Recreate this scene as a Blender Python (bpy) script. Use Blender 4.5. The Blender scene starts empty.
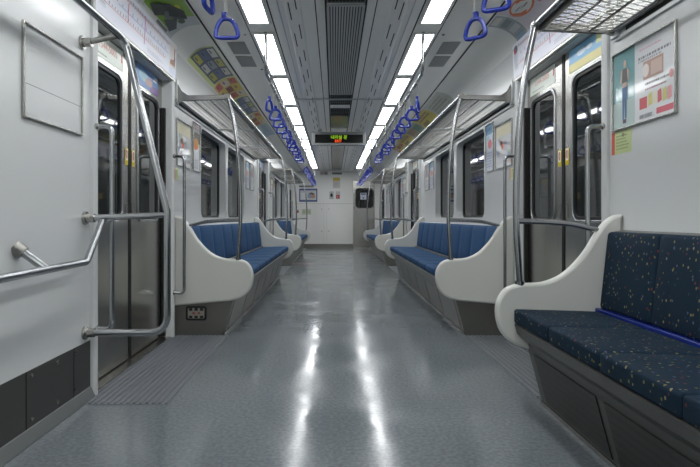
import bpy, bmesh, math, random
from mathutils import Vector, Matrix
random.seed(7)
K = 1.1906                      # lengths along the car, in metres per measured unit
def L(z): return z * K
COL = bpy.context.scene.collection
WX, DX, CZ = 1.31, 1.37, 2.335  # wall plane, door plane, ceiling height
Y0, Y1 = -2.2, L(14.15)

# ------------------------------------------------------------------ materials
def lin(c):
    return tuple(((v/255)/12.92 if v/255 <= .04045 else ((v/255+.055)/1.055)**2.4) for v in c) + (1,)
MATS = {}
def mat(name, rgb, rough=.5, metal=0, spec=.5, coat=0, emit=None, noise=None, bump=None):
    if name in MATS: return MATS[name]
    m = bpy.data.materials.new(name); m.use_nodes = True
    nt = m.node_tree; b = nt.nodes['Principled BSDF']
    b.inputs['Base Color'].default_value = lin(rgb)
    b.inputs['Roughness'].default_value = rough
    b.inputs['Metallic'].default_value = metal
    b.inputs['Specular IOR Level'].default_value = spec
    b.inputs['Coat Weight'].default_value = coat
    b.inputs['Coat Roughness'].default_value = .1
    if emit:
        b.inputs['Emission Color'].default_value = lin(rgb); b.inputs['Emission Strength'].default_value = emit
    tc = nt.nodes.new('ShaderNodeTexCoord')
    if noise:                       # (scale, amount) : gentle variation of the base colour
        n = nt.nodes.new('ShaderNodeTexNoise'); n.inputs['Scale'].default_value = noise[0]; n.inputs['Detail'].default_value = 4
        mx = nt.nodes.new('ShaderNodeMix'); mx.data_type = 'RGBA'; mx.blend_type = 'MIX'
        c = lin(rgb); a = noise[1]
        mx.inputs[6].default_value = tuple(v*(1-a) for v in c[:3]) + (1,)
        mx.inputs[7].default_value = tuple(min(1, v*(1+a)) for v in c[:3]) + (1,)
        nt.links.new(tc.outputs['Object'], n.inputs['Vector']); nt.links.new(n.outputs['Fac'], mx.inputs[0])
        nt.links.new(mx.outputs[2], b.inputs['Base Color'])
    if bump:                        # (scale, strength, distance)
        n = nt.nodes.new('ShaderNodeTexNoise'); n.inputs['Scale'].default_value = bump[0]; n.inputs['Detail'].default_value = 3
        bp = nt.nodes.new('ShaderNodeBump'); bp.inputs['Strength'].default_value = bump[1]; bp.inputs['Distance'].default_value = bump[2]
        nt.links.new(tc.outputs['Object'], n.inputs['Vector']); nt.links.new(n.outputs['Fac'], bp.inputs['Height'])
        nt.links.new(bp.outputs['Normal'], b.inputs['Normal'])
    MATS[name] = m
    return m
def pal(rgb, rough=.35):
    return mat('print_%d_%d_%d' % tuple(rgb), rgb, rough, noise=(3, .03))

M_wall = mat('white_wall_panel', (210, 212, 212), .22, spec=.5, noise=(1.3, .02), bump=(2.2, .08, .01))
M_wallend = mat('white_end_panel', (240, 240, 237), .4, noise=(1.5, .02))
M_ceil = mat('grey_white_ceiling', (240, 240, 237), .27, noise=(2, .02))
M_cove = mat('cove_panel', (224, 225, 221), .35, noise=(2, .02))
M_gap = mat('dark_gap', (16, 17, 18), .7, noise=(8, .1))
M_arm = mat('ivory_moulded_panel', (208, 209, 203), .33, noise=(4, .02), bump=(60, .03, .002))
M_steel = mat('brushed_steel', (176, 175, 170), .27, metal=1, noise=(5, .06), bump=(30, .04, .002))
M_steeld = mat('dull_steel', (132, 131, 126), .36, metal=.85, noise=(6, .08))
M_tube = mat('polished_steel_tube', (176, 178, 180), .2, metal=1, noise=(5, .04))
M_alu = mat('painted_aluminium', (182, 185, 186), .35, metal=.4, noise=(5, .03))
M_rubber = mat('black_rubber', (14, 14, 15), .5, noise=(9, .15))
M_glass = mat('dark_window_glass', (32, 36, 36), .04, spec=.9, noise=(1.2, .2))
M_kick = mat('dark_kick_panel', (62, 62, 61), .42, noise=(3, .12))
M_skirt = mat('grey_floor_edging', (120, 123, 123), .35, metal=.3, noise=(8, .05))
M_diff = mat('lamp_diffuser', (250, 252, 253), .4, emit=12)
M_handle = mat('blue_plastic_handle', (18, 48, 158), .25, noise=(8, .06))
M_strap = mat('grey_webbing', (176, 177, 174), .6, noise=(20, .06))
M_bluestrip = mat('blue_vinyl_strip', (22, 40, 118), .25, noise=(6, .05))
M_seatpan = mat('grey_seat_pan', (104, 105, 103), .45, metal=.4, noise=(6, .05))
M_blackpl = mat('black_plastic', (18, 18, 20), .4, noise=(9, .1))
M_white = mat('white_plastic', (225, 226, 224), .35, noise=(6, .02))
M_screen = mat('display_screen', (12, 13, 14), .15, noise=(6, .1))
M_ledg = mat('green_led', (170, 225, 40), .5, emit=.65)
M_ledo = mat('orange_led', (255, 88, 20), .5, emit=.9)
M_groove = mat('ribbed_mat', (110, 114, 119), .38, noise=(20, .06))
M_signbox = mat('sign_housing', (140, 142, 142), .4, metal=.2, noise=(5, .03))
M_basefr = mat('dark_bench_frame', (84, 84, 81), .4, metal=.4, noise=(6, .05))
M_red = mat('red_paint', (176, 40, 38), .4, noise=(8, .05))
M_glossgrey = mat('glossy_ceiling_cover', (120, 123, 118), .22, spec=.6, noise=(3, .04))

def floor_material():
    m = bpy.data.materials.new('speckled_vinyl_floor'); m.use_nodes = True
    nt = m.node_tree; N = nt.nodes; b = N['Principled BSDF']
    tc = N.new('ShaderNodeTexCoord')
    n1 = N.new('ShaderNodeTexNoise'); n1.inputs['Scale'].default_value = 60; n1.inputs['Detail'].default_value = 5
    n2 = N.new('ShaderNodeTexNoise'); n2.inputs['Scale'].default_value = 2.3; n2.inputs['Detail'].default_value = 4
    r1 = N.new('ShaderNodeValToRGB'); r1.color_ramp.elements[0].position = .36; r1.color_ramp.elements[1].position = .66
    r1.color_ramp.elements[0].color = lin((104, 111, 115)); r1.color_ramp.elements[1].color = lin((123, 130, 134))
    mx = N.new('ShaderNodeMix'); mx.data_type = 'RGBA'; mx.blend_type = 'MULTIPLY'; mx.inputs[0].default_value = 1
    r2 = N.new('ShaderNodeValToRGB'); r2.color_ramp.elements[0].color = (.86, .86, .86, 1); r2.color_ramp.elements[1].color = (1.0, 1.0, 1.0, 1)
    for n in (n1, n2): nt.links.new(tc.outputs['Object'], n.inputs['Vector'])
    nt.links.new(n1.outputs['Fac'], r1.inputs[0]); nt.links.new(n2.outputs['Fac'], r2.inputs[0])
    nt.links.new(r1.outputs[0], mx.inputs[6]); nt.links.new(r2.outputs[0], mx.inputs[7])
    nt.links.new(mx.outputs[2], b.inputs['Base Color'])
    n3 = N.new('ShaderNodeTexNoise'); n3.inputs['Scale'].default_value = 7; n3.inputs['Detail'].default_value = 2
    bp = N.new('ShaderNodeBump'); bp.inputs['Strength'].default_value = .18; bp.inputs['Distance'].default_value = .006
    nt.links.new(tc.outputs['Object'], n3.inputs['Vector']); nt.links.new(n3.outputs['Fac'], bp.inputs['Height'])
    nt.links.new(bp.outputs['Normal'], b.inputs['Normal'])
    mr = N.new('ShaderNodeMapRange'); mr.inputs['From Min'].default_value = .35; mr.inputs['From Max'].default_value = .65; mr.inputs['To Min'].default_value = .09; mr.inputs['To Max'].default_value = .22
    nt.links.new(n2.outputs['Fac'], mr.inputs[0]); nt.links.new(mr.outputs[0], b.inputs['Roughness'])
    b.inputs['Specular IOR Level'].default_value = .36
    return m
M_floor = floor_material()

def fabric(name, base, flecks):
    m = bpy.data.materials.new(name); m.use_nodes = True
    nt = m.node_tree; N = nt.nodes; b = N['Principled BSDF']; b.inputs['Roughness'].default_value = .75
    b.inputs['Specular IOR Level'].default_value = .15
    tc = N.new('ShaderNodeTexCoord')
    n = N.new('ShaderNodeTexNoise'); n.inputs['Scale'].default_value = 120
    r = N.new('ShaderNodeValToRGB'); c = lin(base)
    r.color_ramp.elements[0].color = tuple(v*.75 for v in c[:3])+(1,); r.color_ramp.elements[1].color = tuple(v*1.25 for v in c[:3])+(1,)
    nt.links.new(tc.outputs['Object'], n.inputs['Vector']); nt.links.new(n.outputs['Fac'], r.inputs[0])
    out = r.outputs[0]
    if flecks:
        mp = N.new('ShaderNodeMapping'); mp.inputs['Scale'].default_value = (1, 1, .8); mp.inputs['Rotation'].default_value = (.5, .3, .6)
        v = N.new('ShaderNodeTexVoronoi'); v.inputs['Scale'].default_value = 48
        lt = N.new('ShaderNodeMath'); lt.operation = 'LESS_THAN'; lt.inputs[1].default_value = .22
        rr = N.new('ShaderNodeValToRGB'); rr.color_ramp.interpolation = 'CONSTANT'
        el = rr.color_ramp.elements
        el[0].position = 0; el[0].color = lin((112, 108, 66)); el[1].position = .38; el[1].color = lin((104, 52, 54))
        for p, cc in ((.55, (86, 88, 116)), (.7, (134, 124, 92)), (.85, (38, 60, 86))):
            e = el.new(p); e.color = lin(cc)
        sp = N.new('ShaderNodeSeparateColor')
        mx = N.new('ShaderNodeMix'); mx.data_type = 'RGBA'
        nt.links.new(tc.outputs['Object'], mp.inputs[0]); nt.links.new(mp.outputs[0], v.inputs['Vector'])
        nt.links.new(v.outputs['Distance'], lt.inputs[0]); nt.links.new(lt.outputs[0], mx.inputs[0])
        nt.links.new(v.outputs['Color'], sp.inputs[0]); nt.links.new(sp.outputs[0], rr.inputs[0])
        nt.links.new(out, mx.inputs[6]); nt.links.new(rr.outputs[0], mx.inputs[7]); out = mx.outputs[2]
    nt.links.new(out, b.inputs['Base Color'])
    bp = N.new('ShaderNodeBump'); bp.inputs['Strength'].default_value = .2; bp.inputs['Distance'].default_value = .002
    nt.links.new(n.outputs['Fac'], bp.inputs['Height']); nt.links.new(bp.outputs['Normal'], b.inputs['Normal'])
    return m
M_blue = fabric('blue_seat_fabric', (44, 76, 112), False)
M_navy = fabric('navy_speckled_fabric', (22, 41, 56), True)

def perf_material():
    m = bpy.data.materials.new('perforated_dark_panel'); m.use_nodes = True
    nt = m.node_tree; N = nt.nodes; b = N['Principled BSDF']; b.inputs['Roughness'].default_value = .45; b.inputs['Metallic'].default_value = .5
    tc = N.new('ShaderNodeTexCoord'); v = N.new('ShaderNodeTexVoronoi'); v.inputs['Scale'].default_value = 110; v.inputs['Randomness'].default_value = 0
    r = N.new('ShaderNodeValToRGB'); r.color_ramp.elements[0].position = .25; r.color_ramp.elements[1].position = .35
    r.color_ramp.elements[0].color = lin((14, 14, 14)); r.color_ramp.elements[1].color = lin((62, 62, 60))
    nt.links.new(tc.outputs['Object'], v.inputs['Vector']); nt.links.new(v.outputs['Distance'], r.inputs[0]); nt.links.new(r.outputs[0], b.inputs['Base Color'])
    return m
M_perf = perf_material()

# ------------------------------------------------------------------ mesh builder
class MB:
    def __init__(s): s.v = []; s.f = []; s.m = []; s.mats = []
    def mi(s, m):
        if m is None: return 0
        if m not in s.mats: s.mats.append(m)
        return s.mats.index(m)
    def add(s, verts, faces, m=None):
        o = len(s.v); i = s.mi(m)
        s.v += [tuple(p) for p in verts]; s.f += [tuple(o+k for k in f) for f in faces]; s.m += [i]*len(faces)
        return s
    def box(s, x0, x1, y0, y1, z0, z1, m=None):
        v = [(x, y, z) for x in (x0, x1) for y in (y0, y1) for z in (z0, z1)]
        return s.add(v, [(0,1,3,2),(4,6,7,5),(0,4,5,1),(2,3,7,6),(0,2,6,4),(1,5,7,3)], m)
    def bar(s, a, b, w, h, up=(0,0,1), m=None):
        a, b, up = Vector(a), Vector(b), Vector(up); d = (b-a).normalized()
        sx = d.cross(up).normalized(); sz = sx.cross(d).normalized()
        v = [p + sx*i*w/2 + sz*j*h/2 for p in (a, b) for i, j in ((-1,-1),(1,-1),(1,1),(-1,1))]
        return s.add(v, [(0,1,2,3),(7,6,5,4),(0,4,5,1),(1,5,6,2),(2,6,7,3),(3,7,4,0)], m)
    def tube(s, pts, r, n=10, closed=False, cap=True, m=None):
        P = [Vector(p) for p in pts]; N = len(P); rings = []
        T = []
        for i in range(N):
            a = P[(i-1) % N] if (closed or i > 0) else P[i]; b = P[(i+1) % N] if (closed or i < N-1) else P[i]
            T.append((b-a).normalized())
        ref = Vector((0,0,1)) if abs(T[0].z) < .9 else Vector((1,0,0))
        nrm = (ref - T[0]*ref.dot(T[0])).normalized()
        V = []
        for i in range(N):
            nrm = (nrm - T[i]*nrm.dot(T[i])).normalized(); bn = T[i].cross(nrm)
            rr = r[i] if isinstance(r, (list, tuple)) else r
            for k in range(n):
                a = 2*math.pi*k/n; V.append(P[i] + nrm*math.cos(a)*rr + bn*math.sin(a)*rr)
        F = []
        for i in range(N if closed else N-1):
            j = (i+1) % N
            for k in range(n): F.append((i*n+k, i*n+(k+1) % n, j*n+(k+1) % n, j*n+k))
        if cap and not closed:
            F.append(tuple(reversed(range(n)))); F.append(tuple((N-1)*n+k for k in range(n)))
        return s.add(V, F, m)
    def disc(s, c, axis, r, t, n=16, m=None):
        c, a = Vector(c), Vector(axis).normalized()
        return s.tube([c, c+a*t], r, n, m=m)
    def extrude_y(s, prof, y0, y1, closed=True, m=None):
        n = len(prof); v = [(x, y0, z) for x, z in prof] + [(x, y1, z) for x, z in prof]
        f = [(i, (i+1) % n, n+(i+1) % n, n+i) for i in range(n if closed else n-1)]
        if closed: f += [tuple(reversed(range(n))), tuple(range(n, 2*n))]
        return s.add(v, f, m)
    def mesh2(s, vf, fn, m=None):
        return s.add([fn(*p) for p in vf[0]], vf[1], m)
    def rbox(s, c, h, r, fn=None, bulge=(0,0,0), m=None, n=4):
        """rounded box, half sizes h, subdivided; bulge = extra bump along each axis"""
        c = Vector(c); V = {}; verts = []; F = []
        def ax(hh):
            inner = [-(hh-r) + 2*(hh-r)*i/n for i in range(n+1)]
            return [-hh, -hh+.3*r] + inner + [hh-.3*r, hh]
        A = [ax(h[0]), ax(h[1]), ax(h[2])]; N = [len(a) for a in A]
        def vid(i, j, k):
            key = (i, j, k)
            if key not in V:
                p = Vector((A[0][i], A[1][j], A[2][k])); q = Vector([max(-(h[t]-r), min(h[t]-r, p[t])) for t in range(3)])
                d = p-q; d = d.normalized() if d.length > 1e-9 else d
                w = q + d*r
                u = [w[t]/h[t] for t in range(3)]
                for t in range(3):
                    a_, b_ = [x for x in range(3) if x != t]
                    if abs(u[t]) > .5: w[t] += math.copysign(bulge[t]*max(0, 1-u[a_]**4)*max(0, 1-u[b_]**4), u[t])
                w = w + c
                V[key] = len(verts); verts.append(tuple(fn(w)) if fn else tuple(w))
            return V[key]
        for t in range(3):
            a_, b_ = [x for x in range(3) if x != t]
            for side in (0, N[t]-1):
                for i in range(N[a_]-1):
                    for j in range(N[b_]-1):
                        q = []
                        for di, dj in ((0,0),(1,0),(1,1),(0,1)):
                            ix = [0,0,0]; ix[t] = side; ix[a_] = i+di; ix[b_] = j+dj; q.append(vid(*ix))
                        F.append(tuple(q))
        return s.add(verts, F, m)
    def build(s, name, m=None, parent=None, smooth=True, bevel=0, fix=True, ang=35):
        me = bpy.data.meshes.new(name)
        off = Vector(parent.get('_w', (0,0,0))) if parent else Vector((0,0,0))
        me.from_pydata([tuple(Vector(p)-off) for p in s.v], [], s.f)
        ms = s.mats or [m]
        for q in ms: me.materials.append(q if q else m)
        for p, i in zip(me.polygons, s.m): p.material_index = i
        if fix:
            bm = bmesh.new(); bm.from_mesh(me); bmesh.ops.recalc_face_normals(bm, faces=bm.faces); bm.to_mesh(me); bm.free()
        if smooth:
            me.shade_smooth(); me.set_sharp_from_angle(angle=math.radians(ang))
        o = bpy.data.objects.new(name, me); COL.objects.link(o)
        if parent:
            o.parent = parent; o['_w'] = tuple(off)
        if bevel:
            b = o.modifiers.new('bevel', 'BEVEL'); b.width = bevel; b.segments = 2; b.limit_method = 'ANGLE'
        return o

def fillet(pts, r, seg=6):
    P = [Vector(p) for p in pts]; out = [P[0]]
    for i in range(1, len(P)-1):
        a, b, c = P[i-1], P[i], P[i+1]; u = (a-b); v = (c-b)
        ang = u.angle(v)
        d = min(r/math.tan(ang/2), u.length*.49, v.length*.49)
        p, q = b+u.normalized()*d, b+v.normalized()*d
        for k in range(seg+1):
            t = k/seg; out.append(p*(1-t)**2 + b*2*t*(1-t) + q*t*t)
    out.append(P[-1]); return out
def catmull(P, seg=5, closed=False):
    P = [Vector(p) for p in P]; n = len(P); out = []
    for i in range(n if closed else n-1):
        g = lambda k: P[k % n] if closed else P[max(0, min(n-1, k))]
        a, b, c, d = g(i-1), g(i), g(i+1), g(i+2)
        for k in range(seg):
            t = k/seg
            out.append(.5*((2*b) + (c-a)*t + (2*a-5*b+4*c-d)*t*t + (3*b-a-3*c+d)*t**3))
    if not closed: out.append(P[-1])
    return out
def rrect(x0, y0, x1, y1, r, n=5):
    out = []
    for cx, cy, a0 in ((x1-r, y1-r, 0), (x0+r, y1-r, 90), (x0+r, y0+r, 180), (x1-r, y0+r, 270)):
        for k in range(n+1):
            a = math.radians(a0+90*k/n); out.append((cx+r*math.cos(a), cy+r*math.sin(a)))
    return out
def plate(outlines, t, bev=0):
    """flat plate with holes in the xy plane, z in -t/2..t/2"""
    cu = bpy.data.curves.new('tmp', 'CURVE'); cu.dimensions = '2D'; cu.fill_mode = 'BOTH'
    cu.extrude = max(0, t/2-bev); cu.bevel_depth = bev; cu.bevel_resolution = 2; cu.offset = -bev
    for o in outlines:
        sp = cu.splines.new('POLY'); sp.points.add(len(o)-1); sp.use_cyclic_u = True
        for p, q in zip(sp.points, o): p.co = (q[0], q[1], 0, 1)
    ob = bpy.data.objects.new('tmp', cu); COL.objects.link(ob)
    dg = bpy.context.evaluated_depsgraph_get(); dg.update(); e = ob.evaluated_get(dg); me = e.to_mesh()
    vf = ([tuple(v.co) for v in me.vertices], [tuple(p.vertices) for p in me.polygons])
    e.to_mesh_clear(); bpy.data.objects.remove(ob); bpy.data.curves.remove(cu)
    return vf
TEXTS = {}
def text_mesh(s, bold=0):
    if (s, bold) in TEXTS: return TEXTS[(s, bold)]
    cu = bpy.data.curves.new('tmp', 'FONT'); cu.body = s; cu.align_x = 'CENTER'; cu.align_y = 'CENTER'; cu.size = 1; cu.offset = bold
    cu.resolution_u = 3
    ob = bpy.data.objects.new('tmp', cu); COL.objects.link(ob)
    dg = bpy.context.evaluated_depsgraph_get(); dg.update(); e = ob.evaluated_get(dg); me = e.to_mesh()
    vf = ([tuple(v.co) for v in me.vertices], [tuple(p.vertices) for p in me.polygons])
    e.to_mesh_clear(); bpy.data.objects.remove(ob); bpy.data.curves.remove(cu)
    TEXTS[(s, bold)] = vf; return vf

def thing(name, label, cat, loc=(0,0,0), group=None, kind=None):
    o = bpy.data.objects.new(name, None); COL.objects.link(o); o.location = loc; o.empty_display_size = .1
    o['_w'] = tuple(loc)
    if label: o['label'] = label
    if cat: o['category'] = cat
    if group: o['group'] = group
    if kind: o['kind'] = kind
    return o
def tag(o, label, cat, group=None):
    o['label'] = label; o['category'] = cat
    if group: o['group'] = group
    return o
def struct(o, label=None, cat=None):
    o['kind'] = 'structure'
    if label: o['label'] = label
    if cat: o['category'] = cat
    return o
CNT = {}
ordn = ['first', 'second', 'third', 'fourth', 'fifth', 'sixth', 'seventh', 'eighth', 'ninth', 'tenth', 'eleventh', 'twelfth']
def num(k):
    CNT[k] = CNT.get(k, 0)+1; return '%s_%d' % (k, CNT[k])
SIDE = {-1: 'left', 1: 'right'}

# ------------------------------------------------------------------ printed surfaces
class Art:
    """flat colour shapes laid on a surface; surf(u, v, off) -> point, u,v in 0..1"""
    def __init__(s, surf, nv=1, nu=1): s.surf = surf; s.nv = nv; s.nu = nu; s.mb = MB(); s.layer = 1
    def rect(s, u0, v0, u1, v1, c, layer=None):
        l = (layer if layer is not None else s.layer)*.0005; nv = max(1, math.ceil(s.nv*abs(v1-v0))); nu = max(1, math.ceil(s.nu*abs(u1-u0)))
        V = [s.surf(u0+(u1-u0)*i/nu, v0+(v1-v0)*j/nv, l) for j in range(nv+1) for i in range(nu+1)]
        F = [(j*(nu+1)+i, j*(nu+1)+i+1, (j+1)*(nu+1)+i+1, (j+1)*(nu+1)+i) for j in range(nv) for i in range(nu)]
        s.mb.add(V, F, c if not isinstance(c, tuple) else pal(c)); return s
    def poly(s, pts, c, layer=2):
        s.mb.add([s.surf(u, v, layer*.0005) for u, v in pts], [tuple(range(len(pts)))], c if not isinstance(c, tuple) else pal(c)); return s
    def ell(s, cu, cv, ru, rv, c, layer=2, n=16, a0=0):
        return s.poly([(cu+ru*math.cos(2*math.pi*k/n+a0), cv+rv*math.sin(2*math.pi*k/n+a0)) for k in range(n)], c, layer)
    def lines(s, u0, v0, u1, v1, n, c, layer=2, fill=.45, jitter=.3):
        """rows of small marks that read as small print"""
        for i in range(n):
            va = v0+(v1-v0)*(i+.5-fill/2)/n; vb = v0+(v1-v0)*(i+.5+fill/2)/n; u = u0
            ue = u1 - random.random()*jitter*(u1-u0)
            while u < ue:
                w = (u1-u0)*random.uniform(.02, .075); s.rect(u, va, min(ue, u+w), vb, c, layer); u += w + (u1-u0)*random.uniform(.012, .03)
        return s
    def text(s, t, cu, cv, su, sv, c, layer=3, bold=0):
        vf = text_mesh(t, bold); s.mb.mesh2(vf, lambda x, y, z: s.surf(cu+x*su, cv+y*sv, layer*.0005), c if not isinstance(c, tuple) else pal(c)); return s
    def build(s, name, parent): return s.mb.build(name, None, parent, smooth=False, fix=False)

def wall_surf(side, ya, yb, z0, z1, x):
    """u runs left-to-right as read by someone facing the wall"""
    def f(u, v, off):
        y = ya+(yb-ya)*u if side < 0 else yb+(ya-yb)*u
        return (side*(x-off), y, z0+(z1-z0)*v)
    return f
COVE = [(1.055, 2.335), (1.10, 2.334), (1.155, 2.326), (1.205, 2.308), (1.25, 2.28), (1.285, 2.245), (1.31, 2.195)]
def cove_pt(t):
    t = max(0, min(.9999, t))*(len(COVE)-1); i = int(t); f = t-i
    a, b = COVE[i], COVE[i+1]; return a[0]+(b[0]-a[0])*f, a[1]+(b[1]-a[1])*f
def cove_surf(side, ya, yb, t0=.95, t1=.12):
    def f(u, v, off):
        y = ya+(yb-ya)*u if side < 0 else yb+(ya-yb)*u
        x, z = cove_pt(t0+(t1-t0)*v)
        return (side*(x-.0015-off), y, z-.0015-off*1.2)
    return f

# ------------------------------------------------------------------ floor, walls, ceiling
DOORS = [L(2.95), L(8.08), L(13.2)]; DH = L(.55); DTOP = 1.93
BENCH = [(L(3.60), L(7.20)), (L(8.95), L(12.40))]
def win_spans(b):
    c = (b[0]+b[1])/2; return [(c-L(1.08), c-L(.10)), (c+L(.02), c+L(1.0))]
WZ0, WZ1 = .905, 1.735
struct(MB().box(-1.44, 1.44, Y0, Y1, -.06, 0).build('floor', M_floor, smooth=False), 'grey speckled glossy vinyl floor of the train car', 'floor')
n = 0
for s in (-1, 1):
    outer = [(Y0, 0)]
    for d in DOORS: outer += [(d-DH, 0), (d-DH, DTOP), (d+DH, DTOP), (d+DH, 0)]
    outer += [(Y1, 0), (Y1, CZ), (Y0, CZ)]
    holes = [rrect(a, WZ0, b, WZ1, .075, 6) for B in BENCH for a, b in win_spans(B)]
    vf = plate([outer]+holes, .09)
    struct(MB().mesh2(vf, lambda x, y, z: (s*(WX+.045+z), x, y)).build('wall_'+SIDE[s], M_wall, ang=30), 'white glossy %s side wall of the train car' % SIDE[s], 'wall')
    # cove strip between ceiling and wall
    prof = [(s*x, z) for x, z in COVE] + [(s*(x+.02), z+.02) for x, z in reversed(COVE)]
    struct(MB().extrude_y(prof, Y0, Y1).build(num('trim'), M_cove), 'curved cove panel above the %s wall' % SIDE[s], 'trim')
    struct(MB().box(*sorted((s*1.045, s*1.056)), Y0, Y1, 2.329, 2.3345).build(num('trim'), M_gap, smooth=False), 'dark joint line between ceiling and %s cove' % SIDE[s], 'trim')
# ceiling with longitudinal grooves
gro = [(.135, .015), (.206, .008), (.525, .01), (.73, .008)]
prof = []; xs = []
for x, w in gro: xs += [(x-w/2, x+w/2)]
prof = [(-1.06, CZ)]
for a, b in sorted([(-b, -a) for a, b in xs] + xs):
    prof += [(a, CZ), (a, CZ+.015), (b, CZ+.015), (b, CZ)]
prof += [(1.06, CZ), (1.06, CZ+.06), (-1.06, CZ+.06)]
mb = MB().extrude_y(prof, Y0, Y1)
c = mb.build('ceiling', M_ceil, smooth=False)
c.data.materials.append(M_gap)
for p in c.data.polygons:
    if abs(p.normal.y) < .5 and CZ+.001 < p.center.z < CZ+.02 : p.material_index = 1
struct(c, 'pale grey panelled ceiling of the train car', 'ceiling')
# raised ribs and slots along the ceiling
for s in (-1, 1):
    struct(MB().extrude_y([(s*.30, CZ), (s*.315, CZ-.008), (s*.405, CZ-.008), (s*.42, CZ)], Y0, Y1).build(num('trim'), M_ceil, smooth=False), 'raised ceiling rib left of the air slots' if s < 0 else 'raised ceiling rib right of the air slots', 'trim')
    mb = MB(); y = Y0+.1
    while y < Y1-.5:
        mb.box(*sorted((s*.333, s*.341)), y, y+.32, CZ-.0095, CZ-.007); mb.box(*sorted((s*.381, s*.389)), y+.2, y+.52, CZ-.0095, CZ-.007); y += .62
    struct(mb.build(num('trim'), M_gap, smooth=False), 'row of dark air slots in the %s ceiling rib' % SIDE[s], 'trim')
    struct(MB().box(*sorted((s*.455, s*.462)), Y0, Y1, CZ-.004, CZ).build(num('trim'), M_alu, smooth=False), 'thin bright strip beside the %s row of lights' % SIDE[s], 'trim')

# window units
wn = 0
for s in (-1, 1):
    for bi, B in enumerate(BENCH):
        for wi, (a, b) in enumerate(win_spans(B)):
            w = thing(num('window'), 'dark rounded %s window on the %s wall above the %s bench' % (('nearer', 'farther')[wi], SIDE[s], ('nearer', 'farther')[bi]+' blue'), 'window', (s*(WX+.08), (a+b)/2, WZ0), kind='structure')
            vf = plate([rrect(a-.02, WZ0-.02, b+.02, WZ1+.02, .09, 6), rrect(a+.022, WZ0+.022, b-.022, WZ1-.022, .06, 6)], .02, .004)
            MB().mesh2(vf, lambda x, y, z: (s*(WX+.080+z), x, y)).build('rubber_seal', M_rubber, w)
            MB().box(*sorted((s*(WX+.082), s*(WX+.088))), a, b, WZ0, WZ1).build('pane', M_glass, w, smooth=False)

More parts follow.
